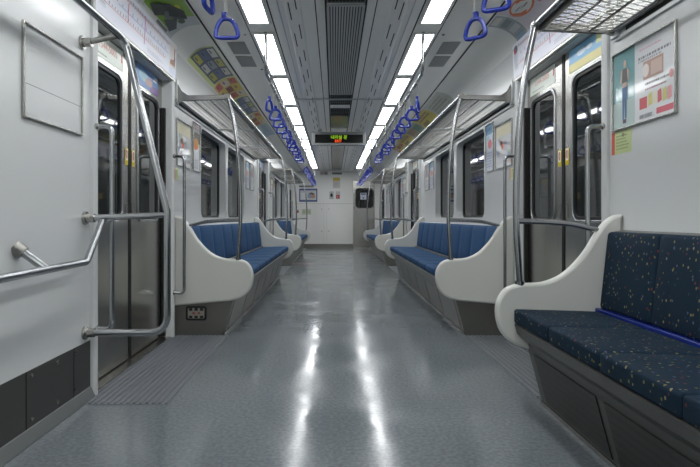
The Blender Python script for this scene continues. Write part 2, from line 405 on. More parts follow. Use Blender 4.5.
# door units
for s in (-1, 1):
    for di, d in enumerate(DOORS):
        w = thing(num('door'), 'stainless double sliding door on the %s wall, %s' % (SIDE[s], ('nearest the camera', 'between the blue benches', 'next to the end wall')[di]), 'door', (s*DX, d, 0), kind='structure')
        for q in (-1, 1):
            ya, yb = (d-DH-.05, d-.004) if q < 0 else (d+.004, d+DH+.05)
            wa, wb = (d-L(.47), d-L(.12)) if q < 0 else (d+L(.12), d+L(.47))
            vf = plate([[(ya, .02), (yb, .02), (yb, DTOP+.03), (ya, DTOP+.03)], rrect(wa, .89, wb, 1.75, .07, 6)], .03)
            leaf = MB().mesh2(vf, lambda x, y, z: (s*(DX+.016+z), x, y)).build('door_leaf', M_steel, w)
            vf = plate([rrect(wa-.018, .872, wb+.018, 1.768, .085, 6), rrect(wa, .89, wb, 1.75, .07, 6)], .014, .005)
            MB().mesh2(vf, lambda x, y, z: (s*(DX+z-.002), x, y)).build('window_rim', M_tube, leaf)
            vf = plate([rrect(wa-.002, .888, wb+.002, 1.752, .07, 6), rrect(wa+.018, .908, wb-.018, 1.732, .055, 6)], .02, .003)
            MB().mesh2(vf, lambda x, y, z: (s*(DX+.008+z), x, y)).build('rubber_seal', M_rubber, leaf)
            MB().box(*sorted((s*(DX+.008), s*(DX+.014))), wa+.001, wb-.001, .9, 1.74).build('pane', M_glass, leaf, smooth=False)
            # centre edge rubber
            e = d-.004 if q < 0 else d+.004
            MB().box(*sorted((s*(DX-.004), s*(DX+.03))), *sorted((e, e-q*(-.012))), .02, DTOP+.02).build('edge_seal', M_rubber, leaf, smooth=False)
            # handle recess near the seam
            rr_ = d + q*L(.045)
            MB().mesh2(plate([rrect(rr_-.012, .90, rr_+.012, .99, .01, 4)], .003), lambda x, y, z: (s*(DX-.001+z), x, y)).build('finger_recess', M_steeld, leaf)
            # warning stickers on the stile
            sa, sb = sorted((d+q*L(.028), d+q*L(.068)))
            zt = 1.335
            A = Art(wall_surf(s, sa, sb, zt-.105, zt, DX-.001))
            A.rect(0, 0, 1, 1, (240, 216, 20), 1).rect(.12, .30, .88, .95, (240, 240, 236), 2).ell(.5, .63, .33, .27, (200, 60, 50), 3).ell(.5, .63, .22, .18, (240, 240, 236), 4).rect(.4, .48, .6, .8, (60, 60, 60), 5).lines(.15, .05, .9, .25, 2, (60, 60, 40), 2)
            A.build('warning_sticker', leaf)
            # print above the window
            if (s < 0 and q < 0) or (s > 0 and q > 0):
                A = Art(wall_surf(s, wa-.01, wb+.03, 1.79, 1.915, DX-.001))
                A.rect(0, 0, 1, 1, (226, 232, 222), 1).text('1544-5005', .5, .58, .135, .46, (206, 120, 110)).lines(.1, .1, .6, .25, 1, (150, 160, 150))
                A.rect(.93, .4, .97, .8, (200, 60, 60), 2)
                A.build('phone_number_sticker', leaf)
            elif (s < 0):
                A = Art(wall_surf(s, wa-.03, wb, 1.785, 1.925, DX-.001))
                A.rect(0, 0, 1, 1, (90, 130, 186), 1).rect(.6, 0, 1, .35, (120, 90, 150), 2).ell(.3, .55, .2, .25, (120, 170, 190), 2).ell(.55, .4, .16, .2, (170, 130, 120), 3).rect(.75, .62, .92, .72, (230, 230, 236), 3).rect(.8, .78, .95, .86, (230, 230, 236), 3)
                A.build('advert_sticker', leaf)
            else:
                A = Art(wall_surf(s, wa-.02, wb+.06, 1.785, 1.925, DX-.001))
                A.rect(0, 0, 1, 1, (120, 178, 212), 1).rect(0, 0, 1, .35, (216, 206, 130), 2).rect(.72, .55, .95, .95, (200, 206, 150), 2).ell(.35, .66, .12, .15, (190, 210, 225), 3).ell(.55, .66, .08, .1, (200, 220, 230), 3)
                A.build('advert_sticker', leaf)
        for e in (-1, 1):  # black pocket seals where the leaves slide in
            MB().box(*sorted((s*(WX+.03), s*(DX-.003))), *sorted((d+e*(DH+.002), d+e*(DH-.03))), .02, 1.72 if e > 0 else DTOP-.01).build('pocket_seal', M_rubber, w, smooth=False)
        MB().box(*sorted((s*(WX-.005), s*(DX+.03))), d-DH+.001, d+DH-.001, .0005, .012).build('threshold', M_steel, w, smooth=False)
        # dark body behind the opening
        MB().box(*sorted((s*(DX+.034), s*(DX+.06))), d-DH-.1, d+DH+.1, .0, DTOP+.08).build('door_pocket', M_gap, w, smooth=False)
        # rounded jamb posts
        for e in (-1, 1):
            yb_ = d+e*(DH+.028)
            prof = [(s*(WX+.001), yb_-.028), (s*(WX-.014), yb_-.026), (s*(WX-.024), yb_-.012), (s*(WX-.027), yb_), (s*(WX-.024), yb_+.012), (s*(WX-.014), yb_+.026), (s*(WX+.001), yb_+.028)]
            nn = len(prof); v = [(x, y, 0) for x, y in prof]+[(x, y, 1.935) for x, y in prof]
            MB().add(v, [(i, (i+1) % nn, nn+(i+1) % nn, nn+i) for i in range(nn)]+[tuple(range(nn)), tuple(range(nn, 2*nn))]).build('jamb_post', M_wall, w)
        # header panel above the door with the line map
        hd = thing('route_map_panel', 'white route map panel above the %s door %s' % (SIDE[s], ('nearest the camera', 'between the blue benches', 'next to the end wall')[di]), 'route map', (s*WX, d, DTOP))
        ya, yb = d-DH-.07, d+DH+.07
        MB().extrude_y([(s*(WX-.0005), DTOP+.003), (s*(WX-.022), DTOP+.003), (s*(WX-.036), DTOP+.24), (s*(WX-.034), 2.205), (s*(WX-.0005), 2.205)], ya, yb).build('housing', M_alu, hd, bevel=.003)
        MB().box(*sorted((s*(WX-.0225), s*(WX-.026))), ya, yb, DTOP+.003, DTOP+.016).build('lower_lip', M_steel, hd, smooth=False)
        def msurf(u, v, off, s=s, ya=ya, yb=yb):
            y = ya+.02+(yb-ya-.04)*u if s < 0 else yb-.02-(yb-ya-.04)*u
            z = DTOP+.022+v*.25; x = WX-.0225-.0135*min(1, (z-DTOP)/.24)
            return (s*(x-.001-off), y, z)
        A = Art(msurf)
        A.rect(0, 0, 1, 1, (226, 228, 240), 1)
        uu = (lambda u: u)
        A.rect(.12, .80, .86, .815, (212, 96, 110), 2).rect(.2, .55, .86, .562, (110, 120, 200), 2).rect(.05, .33, .8, .345, (216, 130, 110), 2).rect(.5, .2, .512, .9, (200, 150, 200), 2)
        A.rect(.3, .33, .308, .8, (210, 120, 130), 2)
        for k in range(26):
            u = .1+.028*k
            A.rect(u, .83, u+.006, .83+.04+.05*random.random(), (120, 122, 140), 2)
            A.rect(u+.01, .36, u+.016, .40+.06*random.random(), (130, 130, 150), 2)
            if k % 2: A.rect(u, .58, u+.006, .63+.04*random.random(), (120, 130, 170), 2)
            A.rect(u-.003, .78, u+.009, .805, (236, 236, 240), 3)
        A.rect(.02, .2, .085, .9, (210, 214, 226), 2).lines(.025, .25, .08, .8, 9, (150, 156, 176), 3)
        A.lines(.55, .08, .78, .2, 3, (170, 172, 190), 2)
        if s < 0:
            A.rect(.885, .3, .985, .95, (222, 216, 212), 2).poly([(.89, .32), (.98, .32), (.98, .62), (.95, .5), (.9, .45)], (150, 104, 82), 3).rect(.955, .5, .97, .85, (140, 96, 80), 4).rect(.885, .05, .985, .28, (206, 214, 232), 2).rect(.885, .28, .985, .33, (226, 190, 150), 3)
        else:
            A.ell(.055, .8, .03, .12, (90, 90, 110), 4).ell(.045, .75, .015, .08, (190, 60, 70), 5)
        A.build('line_map', hd)

# end wall (far)
E = Y1
struct(MB().box(-1.42, 1.42, E, E+.08, 0, CZ+.06).build('wall_end', M_wallend, smooth=False), 'white panelled end wall of the car', 'wall')
mb = MB()
for x in (-.30, -.17, .49):
    pass
mb.box(-1.31, .50, E-.003, E, 1.330, 1.338)
mb.box(-.392, -.388, E-.003, E, .12, 1.33); mb.box(-.30, -.296, E-.003, E, .12, 1.33); mb.box(.485, .49, E-.003, E, .12, CZ-.3)
struct(mb.build(num('trim'), mat('panel_joint', (168, 170, 168), .5, noise=(5, .03)), smooth=False), 'thin joints between the end wall panels', 'trim')
struct(MB().box(-1.31, .50, E-.006, E, .0, .115).build('baseboard_end', M_steeld, smooth=False), 'dull metal baseboard along the end wall', 'baseboard')
mb = MB()
for x in (-.455, -.235):
    for z in (1.17, .50): mb.disc((x, E-.001, z), (0, -1, 0), .014, .006)
struct(mb.build(num('trim'), M_steeld), 'four dark fasteners on the end wall panel', 'trim')
# end door
w = thing(num('door'), 'stainless hinged door in the end wall with a dark rounded window', 'door', (.825, E, 0), kind='structure')
mb = MB(); mb.box(.50, .535, E-.02, E, 0, 2.02); mb.box(1.115, 1.15, E-.02, E, 0, 2.02); mb.box(.535, 1.115, E-.02, E, 1.985, 2.02)
mb.build('door_frame', M_steel, w, smooth=False)
vf = plate([[(.535, .012), (1.115, .012), (1.115, 1.985), (.535, 1.985)]], .012, .002)
dl = MB().mesh2(vf, lambda x, y, z: (x, E-.007+z, y)).build('door_leaf', M_steel, w)
vf = plate([rrect(.585, 1.215, 1.105, 1.79, .10, 6)], .006, .002)
MB().mesh2(vf, lambda x, y, z: (x, E-.0155+z, y)).build('pane', M_glass, dl)
vf = plate([rrect(.57, 1.20, 1.12, 1.805, .11, 6), rrect(.595, 1.225, 1.095, 1.78, .09, 6)], .016, .004)
MB().mesh2(vf, lambda x, y, z: (x, E-.022+z, y)).build('rubber_seal', M_rubber, dl)
def esurf(x0, x1, z0, z1, y):
    return lambda u, v, off: (x0+(x1-x0)*u, y-off, z0+(z1-z0)*v)
A = Art(esurf(.72, .90, 1.46, 1.66, E-.019)); A.rect(0, 0, 1, 1, (214, 218, 232), 1).rect(.1, .72, .9, .92, (90, 96, 150), 2).rect(.35, .1, .65, .6, (110, 116, 170), 2).ell(.5, .45, .12, .12, (230, 230, 240), 3)
A.build('notice_sheet', dl)
MB().tube(fillet([(.58, E-.013, 1.0), (.58, E-.05, 1.0), (.58, E-.05, 1.12), (.58, E-.013, 1.12)], .01), .008).build('door_handle', M_tube, dl)

# back wall behind the camera
struct(MB().box(-1.42, 1.42, Y0-.08, Y0, 0, CZ+.06).build('wall_back', M_wallend, smooth=False), 'white end wall behind the viewpoint', 'wall')

# kick panel and edging along the left wall by the wheelchair bay
ke = DOORS[0]-DH-.06
mb = MB().box(-WX-.001, -WX+.004, Y0, ke, .055, .285)
k = mb.build('baseboard_left', M_kick, smooth=False)
struct(k, 'dark kick panel low on the left wall by the handrails', 'baseboard')
mb = MB()
for z0 in (1.86, 1.30, .6): mb.box(-WX+.0042, -WX+.0055, L(z0)-.003, L(z0)+.003, .055, .285)
mb.box(-WX+.0042, -WX+.0055, L(2.2)-.002, L(2.2)+.002, .055, .285)
o = mb.build('panel_joint', M_rubber, k, smooth=False)
mb = MB()
for z0 in (1.30, 1.42, 1.875, 2.05, 2.19):
    for z in (.085, .262): mb.tube([(-WX+.004, L(z0)+.02, z), (-WX+.008, L(z0)+.02, z), (-WX+.010, L(z0)+.02, z)], [.009, .009, .005], 10)
mb.build('screw', M_steel, k)
struct(MB().extrude_y([(-WX, 0), (-WX+.028, 0), (-WX+.03, .004), (-WX+.008, .052), (-WX, .056)], Y0, ke).build(num('trim'), M_skirt, smooth=False), 'grey metal floor edging along the left wall', 'trim')

# ------------------------------------------------------------------ ceiling lights
def cl(a, b, s, lab):
    t = thing('ceiling_light', lab, 'ceiling light', (s*.6275, (a+b)/2, CZ), 'ceiling light panels')
    x0, x1 = .56, .695
    vf = plate([[(x0-.022, a-.012), (x1+.022, a-.012), (x1+.022, b+.012), (x0-.022, b+.012)], [(x0, a+.012), (x1, a+.012), (x1, b-.012), (x0, b-.012)]], .016, .003)
    MB().mesh2(vf, lambda x, y, z: (s*x, y, CZ-.008+z)).build('frame', M_ceil, t)
    MB().box(*sorted((s*(x0-.004), s*(x1+.004))), a+.012, b-.012, CZ-.0105, CZ-.002).build('diffuser', M_diff, t, smooth=False)
spans = [(-1.6, -.45), (-.40, .95), (1.0, 2.17), (2.24, 3.42), (3.61, 4.64)]
y = 4.76
while y < 13.4:
    spans.append((y, y+1.08)); y += 1.25
for s in (-1, 1):
    row = 'left' if s < 0 else 'right'
    for i, (a, b) in enumerate(spans):
        if b < 2.3: lab = '%s row ceiling light out of the photo above the viewpoint, %s from behind' % (row, ordn[i])
        else:
            names = {3: 'cut by the top edge of the photo', 4: 'second from the viewpoint, just past the wide gap', 4: 'second from the viewpoint, past the wide gap', 5: 'third from the viewpoint', 6: 'fourth from the viewpoint', 7: 'fifth from the viewpoint', 8: 'sixth from the viewpoint', 9: 'seventh from the viewpoint', 10: 'eighth from the viewpoint', 11: 'closest to the end wall'}
            lab = 'bright ceiling light panel of the %s row, %s' % (row, names.get(i, 'closest to the end wall'))
        cl(L(a), L(b), s, lab)
    MB
# cross bar on the ceiling
o = thing('ceiling_crossbar', 'thin grey bar running across the ceiling between the light rows', 'bar', (0, L(5.6), CZ))
MB().tube([(-.53, L(5.6), CZ-.012), (.53, L(5.6), CZ-.012)], .009).build('bar', M_alu, o)
for s in (-1, 1): MB().box(s*.53-.02, s*.53+.02, L(5.6)-.03, L(5.6)+.03, CZ-.028, CZ-.0005).build('end_bracket', M_alu, o, bevel=.004)

# ------------------------------------------------------------------ centre air grilles
def slat_grille(a, b, lab):
    t = thing('air_grille', lab, 'air grille', (0, (a+b)/2, CZ), 'long slatted ceiling grilles')
    MB().box(-.125, .125, a, b, CZ-.002, CZ-.0005).build('backing', mat('grille_backing', (46, 48, 48), .5, noise=(4, .08)), t, smooth=False)
    mb = MB(); n = 13
    for k in range(n):
        x = -.118+.236*k/(n-1)
        mb.box(x-.0055, x+.0055, a+.005, b-.005, CZ-.010, CZ-.002)
    mb.build('slats', M_alu, t, smooth=False)
    mb = MB(); mb.box(-.13, -.123, a, b, CZ-.016, CZ-.0005); mb.box(.123, .13, a, b, CZ-.016, CZ-.0005); mb.box(-.123, .123, a-.006, a+.004, CZ-.016, CZ-.0005); mb.box(-.123, .123, b-.004, b+.006, CZ-.016, CZ-.0005)
    mb.build('frame', M_alu, t, smooth=False)
def cell_grille(a, b, lab):
    t = thing('air_vent', lab, 'air vent', (0, (a+b)/2, CZ), 'dark ceiling vents between the grilles')
    MB().box(-.125, .125, a, b, CZ-.002, CZ-.0005).build('backing', M_gap, t, smooth=False)
    mb = MB()
    for k in range(11): x = -.12+.24*k/10; mb.box(x-.002, x+.002, a, b, CZ-.010, CZ-.002)
    for k in range(3): y = a+(b-a)*k/2; mb.box(-.125, .125, y-.004, y+.004, CZ-.010, CZ-.002)
    mb.build('grid', mat('vent_grid', (96, 98, 98), .5, noise=(6, .05)), t, smooth=False)
slat_grille(L(-.6), L(2.6), 'long slatted air grille in the ceiling directly above the viewpoint')
cell_grille(L(2.66), L(3.09), 'dark vent in the ceiling at the top edge of the photo')
slat_grille(L(3.13), L(5.38), 'long slatted air grille in the ceiling before the thin crossbar')
cell_grille(L(5.42), L(5.56), 'dark ceiling vent just in front of the crossbar')
cell_grille(L(5.66), L(5.88), 'dark ceiling vent just behind the crossbar')
cell_grille(L(6.1), L(6.5), 'dark ceiling vent nearest the hanging display sign')
o = MB().box(-.13, .13, L(6.53), L(7.45), CZ-.006, CZ-.0005).build('ceiling_cover', M_glossgrey, bevel=.002)
tag(o, 'glossy flat ceiling cover just in front of the display sign', 'ceiling cover')
cell_grille(L(8.2), L(8.6), 'dark ceiling vent behind the hanging display sign')
o = MB().box(-.13, .13, L(8.65), L(13.9), CZ-.006, CZ-.0005).build('ceiling_cover', M_glossgrey, bevel=.002)
tag(o, 'long glossy flat ceiling cover between display sign and end wall', 'ceiling cover')
# perforated speaker panels
for s in (-1, 1):
    for i, (a, b, wd) in enumerate(((3.80, 4.08, 'nearer'), (4.14, 4.42, 'farther'))):
        t = thing('speaker_panel', '%s of two grey perforated panels in the ceiling beside the %s light row' % (wd, SIDE[s]), 'speaker panel', (s*.88, L((a+b)/2), CZ))
        MB().box(*sorted((s*.81, s*.955)), L(a), L(b), CZ-.004, CZ-.0005).build('mesh_panel', mat('speaker_mesh', (140, 142, 142), .6, noise=(200, .15)), t, smooth=False)
    for zz in (3.65, 4.5):
        tag(MB().tube([(s*.775, L(zz), CZ), (s*.775, L(zz), CZ-.006), (s*.775, L(zz), CZ-.008)], [.012, .011, .004], 12).build('ceiling_bolt', M_steel), 'small bolt in the ceiling on the %s side, %s the perforated panels' % (SIDE[s], 'before' if zz < 4 else 'behind'), 'bolt')

# ------------------------------------------------------------------ hanging display sign
t = thing('display_sign', 'grey hanging display sign with green and orange lit letters', 'display sign', (0, L(7.55), CZ))
vf = plate([rrect(-.435, 2.07, .435, 2.285, .015, 4)], .11, .006)
MB().mesh2(vf, lambda x, y, z: (x, L(7.55)+z, y)).build('housing', M_signbox, t)
scr = MB().box(-.385, .385, L(7.55)-.058, L(7.55)-.054, 2.105, 2.24).build('screen', M_screen, t, smooth=False)
def ssurf(u, v, off): return (-.385+.77*u, L(7.55)-.0585-off, 2.105+.135*v)
A = Art(ssurf); A.text('내리실 문', .5, .66, .088, .50, M_ledg, 1, .0); A.build('green_text', scr)
A = Art(ssurf); A.text('EXIT', .485, .22, .070, .46, M_ledo, 1, .01); A.build('orange_text', scr)
for x in (-.3, .3): MB().box(x-.03, x+.03, L(7.55)-.03, L(7.55)+.03, 2.283, CZ).build('mount', M_alu, t, bevel=.003)

# ------------------------------------------------------------------ luggage racks
RX, RZ = .90, 1.838
def rack(s, a, b, lab, near_end=True):
    t = thing('luggage_rack', lab, 'luggage rack', (s*WX, (a+b)/2, RZ-.05), 'overhead luggage racks')
    MB().tube([(s*RX, a-.005, RZ), (s*RX, b+.005, RZ)], .016, 12).build('front_rail', M_tube, t)
    MB().box(*sorted((s*(RX+.018), s*(RX+.024))), a, b, RZ-.034, RZ+.012).build('front_strip', M_steeld, t, smooth=False)
    MB().tube([(s*(WX-.025), a, RZ-.022), (s*(WX-.025), b, RZ-.022)], .009, 8).build('rear_rail', M_tube, t)
    mb = MB(); X0, X1 = RX+.024, WX-.03; w = X1-X0; pitch = .046 if a < L(2) else .040; wd = .0042 if a < L(2) else .0028; rise = .5   # crossing wires = diamond mesh
    y = a - w*rise
    while y < b:
        for sg in (1, -1):
            ya, yb = (y, y+w*rise) if sg > 0 else (y+w*rise, y)
            xa, xb = X0, X1
            def clip(yl):
                return xa+(xb-xa)*(yl-ya)/(yb-ya)
            pa, pb = [xa, ya], [xb, yb]
            if min(ya, yb) < a: (pa if ya < yb else pb)[:] = [clip(a), a]
            if max(ya, yb) > b: (pa if ya > yb else pb)[:] = [clip(b), b]
            if abs(pa[0]-pb[0]) > .01:
                mb.bar((s*pa[0], pa[1], RZ-.018), (s*pb[0], pb[1], RZ-.018), wd, wd*.8)
        y += pitch
    mb.build('mesh_shelf', M_steel if a < L(2) else M_steeld, t, smooth=False)
    for xx in (RX+.14, RX+.27): MB().tube([(s*xx, a, RZ-.026), (s*xx, b, RZ-.026)], .006, 8).build('inner_rail', M_steel, t)
    nb = max(2, round((b-a)/L(1.2))+1)
    for k in range(nb):
        y = a+(b-a)*k/(nb-1)
        end = k in (0, nb-1)
        if end:
            mb = MB()
            q = .045 if True else 0
            v = []
            for yy in (y-.011, y+.011):
                v += [(s*(WX-.02), yy, RZ-.045), (s*(WX-.06), yy, RZ-.035), (s*(RX+.02), yy, RZ-.022), (s*(RX-.005), yy, RZ-.008), (s*(RX+.0), yy, RZ+.014), (s*(WX-.10), yy, RZ+.012), (s*(WX-.05), yy, RZ+.045), (s*(WX-.02), yy, RZ+.10)]
            n = 8; mb.add(v, [tuple(range(n)), tuple(range(n, 2*n))]+[(i, (i+1) % n, n+(i+1) % n, n+i) for i in range(n)])
            br = mb.build('bracket', M_steel, t, bevel=.004)
            MB().box(*sorted((s*(WX-.0005), s*(WX-.022))), y-.028, y+.028, RZ-.06, RZ+.13).build('wall_plate', M_alu, br, bevel=.004)
        else:
            MB().bar((s*RX, y, RZ-.026), (s*(WX-.001), y, RZ-.03), .02, .016).build('bracket', M_alu, t)
            MB().tube([(s*RX, y-.02, RZ), (s*RX, y+.02, RZ)], .021, 12).build('clamp', M_steel, t)
rack(-1, BENCH[0][0]+.02, BENCH[0][1]-.02, 'mesh luggage rack on the left wall above the nearer blue bench')
rack(1, BENCH[0][0]+.02, BENCH[0][1]-.02, 'mesh luggage rack on the right wall above the nearer blue bench')
rack(-1, BENCH[1][0]+.02, BENCH[1][1]-.02, 'mesh luggage rack on the left wall above the farther blue bench')
rack(1, BENCH[1][0]+.02, BENCH[1][1]-.02, 'mesh luggage rack on the right wall above the farther blue bench')
rack(1, L(-.9), L(2.29), 'mesh luggage rack at top right above the navy speckled bench')
# trim channel along the wall under each rack
for s, a, b in ((-1, BENCH[0][0]-.03, BENCH[0][1]+.03), (1, BENCH[0][0]-.03, BENCH[0][1]+.03), (-1, BENCH[1][0]-.03, BENCH[1][1]+.03), (1, BENCH[1][0]-.03, BENCH[1][1]+.03), (1, L(-.9), L(2.3))):
    struct(MB().extrude_y([(s*(WX-.0005), 1.765), (s*(WX-.012), 1.768), (s*(WX-.012), 1.785), (s*(WX-.004), 1.787), (s*(WX-.004), 1.812), (s*(WX-.014), 1.815), (s*(WX-.02), 1.828), (s*(WX-.0005), 1.832)], a, b).build(num('trim'), M_alu, smooth=False), 'pale metal channel along the %s wall under a luggage rack' % SIDE[s], 'trim')
    struct(MB().box(*sorted((s*(WX-.0045), s*(WX-.006))), a+.1, b-.1, 1.789, 1.810).build(num('trim'), M_gap, smooth=False), 'dark slot in the channel under a luggage rack, %s wall' % SIDE[s], 'trim')

# ------------------------------------------------------------------ benches
ARM = [(1.309, .917), (1.30, .917), (1.268, .912), (1.225, .882), (1.178, .82), (1.12, .728), (1.03, .637), (.93, .592), (.81, .583), (.745, .558), (.706, .495), (.702, .42), (.728, .345), (.79, .290), (.88, .262), (1.309, .225)]
arm_curve = [tuple(p)[:2] for p in catmull([(x, z, 0) for x, z in ARM[1:-1]], 5)]
arm_out = [ARM[0]] + arm_curve + [ARM[-1]]
BX0, BX1 = .93, .85    # base front at floor / at top
def bench(s, a, b, nseat, fab, lab, near, seg=None):
    t = thing('bench_seat', lab, 'bench', (s*1.0, (a+b)/2, 0), 'long benches along the walls')
    vf = plate([arm_out], .05, .016)
    for y in (a, b):
        MB().mesh2(vf, lambda x, yy, z: (s*x, y+z, yy)).build('side_panel', M_arm, t, ang=50)
    ya, yb = a+.026, b-.026
    # base
    base = MB().extrude_y([(s*BX0, 0.001), (s*BX1, .30), (s*.80, .345), (s*.785, .39), (s*.80, .40), (s*(WX-.001), .40), (s*(WX-.001), .001)], a-.0, b+.0)
    bs = base.build('base', M_basefr if near else M_steeld, t, smooth=False)
    # front panels on the sloping face
    npan = max(2, round((b-a)/L(.58)))
    sl = Vector((BX1-BX0, .30)); nrm = Vector((-.30, BX1-BX0)).normalized()
    for k in range(npan):
        p0, p1 = a+.05+(b-a-.1)*k/npan+.03, a+.05+(b-a-.1)*(k+1)/npan-.03
        v = []
        for off in (.0, .005):
            for (yy, f) in ((p0, .10), (p1, .10), (p1, .86), (p0, .86)):
                v.append((s*(BX0+sl.x*f+nrm.x*off), yy, sl.y*f+nrm.y*off*-1+.001))
        MB().add(v, [(0,1,2,3),(4,5,6,7),(0,1,5,4),(1,2,6,5),(2,3,7,6),(3,0,4,7)]).build('front_panel', M_perf if near else M_steeld, bs, smooth=False)
    MB().box(*sorted((s*(BX0-.012), s*(BX0+.01))), a, b, .001, .02).build('toe_strip', M_steel, bs, smooth=False)
    # cushions
    w = (yb-ya)/nseat
    tilt = .11
    for k in range(nseat):
        yc = ya+w*(k+.5)
        def fs(p): return (s*p.x, p.y, p.z + (1.0-p.x)*.03)
        MB().rbox((.985, yc, .425), (.205, w/2-.0008, .034), .012 if near else .022, fs, (.0, .0, .002 if near else .006), n=5).build('seat_cushion', fab, t, ang=60)
        def fb(p): return (s*(p.x + (p.z-.65)*tilt), p.y, p.z)
        MB().rbox((1.245, yc, .652), (.036, w/2-.0008, .182), .014 if near else .022, fb, (.004 if near else .009, 0, 0), n=5).build('back_cushion', fab, t, ang=60)
        # stitched rib lines on blue seats
    MB().bar((s*1.192, ya, .459), (s*1.192, yb, .459), .044, .022).build('trim_strip', M_bluestrip if near else M_seatpan, t, bevel=.004)
    MB().extrude_y([(s*1.262, .835), (s*(WX-.001), .842), (s*(WX-.001), .815), (s*1.275, .815)], ya, yb).build('back_rail', M_alu if not near else M_seatpan, t)
    return t
b0 = bench(-1, *BENCH[0], 9, M_blue, 'blue ribbed bench with ivory side panels on the left, nearer one', False)
bench(1, *BENCH[0], 9, M_blue, 'blue ribbed bench with ivory side panels on the right, nearer one', False)
bench(-1, *BENCH[1], 9, M_blue, 'blue bench with ivory side panels on the left, beside the end wall', False)
bench(1, *BENCH[1], 9, M_blue, 'blue bench with ivory side panels on the right, beside the end door', False)
nb0 = L(2.26) - .435*8
bench(1, nb0, L(2.26), 8, M_navy, 'dark navy speckled bench with blue strip at bottom right', True)
# socket panel in the side of the left bench base
y = BENCH[0][0]
vf = plate([rrect(-1.22, .112, -1.062, .222, .018, 4), rrect(-1.205, .126, -1.077, .208, .01, 4)], .008, .002)
vg = MB().mesh2(vf, lambda x, z, q: (x, y-.006+q, z)).build('vent_grille', M_blackpl, b0)
A = Art(lambda u, v, off: (-1.205+.128*u, y-.0015-off, .126+.082*v))
A.rect(0, 0, 1, 1, (150, 148, 140), 1)
for i in range(3):
    A.rect(.06+.33*i, .72, .26+.33*i, .98, (24, 24, 24), 2); A.rect(.06+.33*i, .02, .26+.33*i, .26, (24, 24, 24), 2)
A.ell(.34, .5, .09, .11, (150, 70, 60), 2).ell(.66, .5, .09, .11, (150, 70, 60), 2)
A.build('grille_plate', vg)

# ------------------------------------------------------------------ poles at bench ends
def pole(s, y, dirn, lab):
    """dirn: towards the bench (+1 = bench beyond)"""
    t = thing('grab_pole', lab, 'grab pole', (s*.82, y, .58), 'curved poles at the bench ends')
    pts = catmull([(s*.895, y, 1.832), (s*.862, y, 1.68), (s*.832, y, 1.50), (s*.812, y, 1.28), (s*.802, y, 1.05), (s*.803, y, .85), (s*.812, y, .70), (s*.82, y, .578)], 4)
    MB().tube(pts, .0155, 12).build('pole', M_tube, t)
    MB().tube([(s*.82, y, .575), (s*.8195, y, .595)], .024, 14).build('lower_collar', M_tube, t)
    MB().tube([(s*.90, y-.02, 1.838), (s*.90, y+.02, 1.838)], .022, 12).build('upper_clamp', M_steel, t)
    cr = catmull([(s*.802, y, .885), (s*.93, y, .882), (s*1.06, y, .872), (s*1.15, y, .852), (s*1.205, y, .838)], 4)
    MB().tube(cr, .0135, 10).build('crossbar', M_tube, t)
for s in (-1, 1):
    for i, B in enumerate(BENCH):
        for y, d, wd in ((B[0], 1, 'near'), (B[1], -1, 'far')):
            pole(s, y, d, 'steel pole rising from the %s end of the %s %s blue bench' % (wd, ('nearer', 'farther')[i], SIDE[s]))
pole(1, L(2.26), -1, 'steel pole rising from the side panel of the navy speckled bench')

# jamb grab handles
def jamb(s, y, e, lab):
    t = thing('grab_bar', lab, 'grab bar', (s*(WX-.03), y, .32), 'vertical grab handles beside the doors')
    yp = y - e*.0; xo = WX-.10
    xi = WX-.022
    MB().tube(fillet([(s*xi, y, 1.365), (s*xo, y, 1.365), (s*xo, y, .335), (s*xi, y, .335)], .035), .0125, 12).build('bar', M_tube, t)
    for z in (1.365, .335):
        MB().tube([(s*(WX-.001), y, z), (s*(xi-.006), y, z)], .020, 14).build('mounting_cup', M_steel, t)
for s in (-1, 1):
    for di, d in enumerate(DOORS):
        for e in (-1, 1):
            if di == 2 and e > 0: continue
            jamb(s, d+e*(DH+.028), e, 'steel grab handle on the %s side of the %s door %s' % (('near', 'far')[e > 0], SIDE[s], ('nearest the camera', 'between the blue benches', 'next to the end wall')[di]))

# ------------------------------------------------------------------ partition rail and wheelchair handrail (left)
yp = L(2.30)
t = thing('partition_rail', 'large bent steel tube partition rail on the left beside the door', 'rail', (-1.1, yp, .33))
xw = WX-.001
pts = fillet([(-1.135, L(.2), 1.80), (-1.135, yp-.10, 1.80), (-1.11, yp, 1.775), (-.902, yp, .93), (-.902, yp, .335), (-xw+.04, yp, .335)], .09, 8)
MB().tube(pts, .0175, 14).build('main_tube', M_tube, t)
MB().tube([(-xw+.02, yp, .90), (-.905, yp, .915)], .0155, 12).build('middle_bar', M_tube, t)
MB().tube([(-xw+.02, yp-.03, 1.755), (-1.125, yp-.03, 1.79)], .014, 12).build('upper_stub', M_steel, t)
for z, dy in ((.335, 0), (.90, 0), (1.755, -.03)):
    MB().tube([(-xw, yp+dy, z), (-xw+.012, yp+dy, z), (-xw+.012, yp+dy, z), (-xw+.05, yp+dy, z)], [.034, .032, .022, .022], 16).build('wall_flange', M_steel, t)
t = thing('wheelchair_handrail', 'low steel handrail along the left wall with angled bracket', 'handrail', (-1.2, L(1.5), .68))
pts = fillet([(-1.215, yp-.012, .885), (-1.208, L(2.13), .70), (-1.205, L(.1), .68), (-WX+.002, L(0.0), .68)], .05, 8)
MB().tube(pts, .0165, 14).build('rail', M_tube, t)
MB().tube([(-WX+.001, L(1.80), .79), (-1.205, L(1.826), .70)], .0165, 12).build('bracket', M_tube, t)
MB().tube([(-WX, L(1.80), .79), (-WX+.03, L(1.805), .765)], .027, 14).build('wall_flange', M_steeld, t)

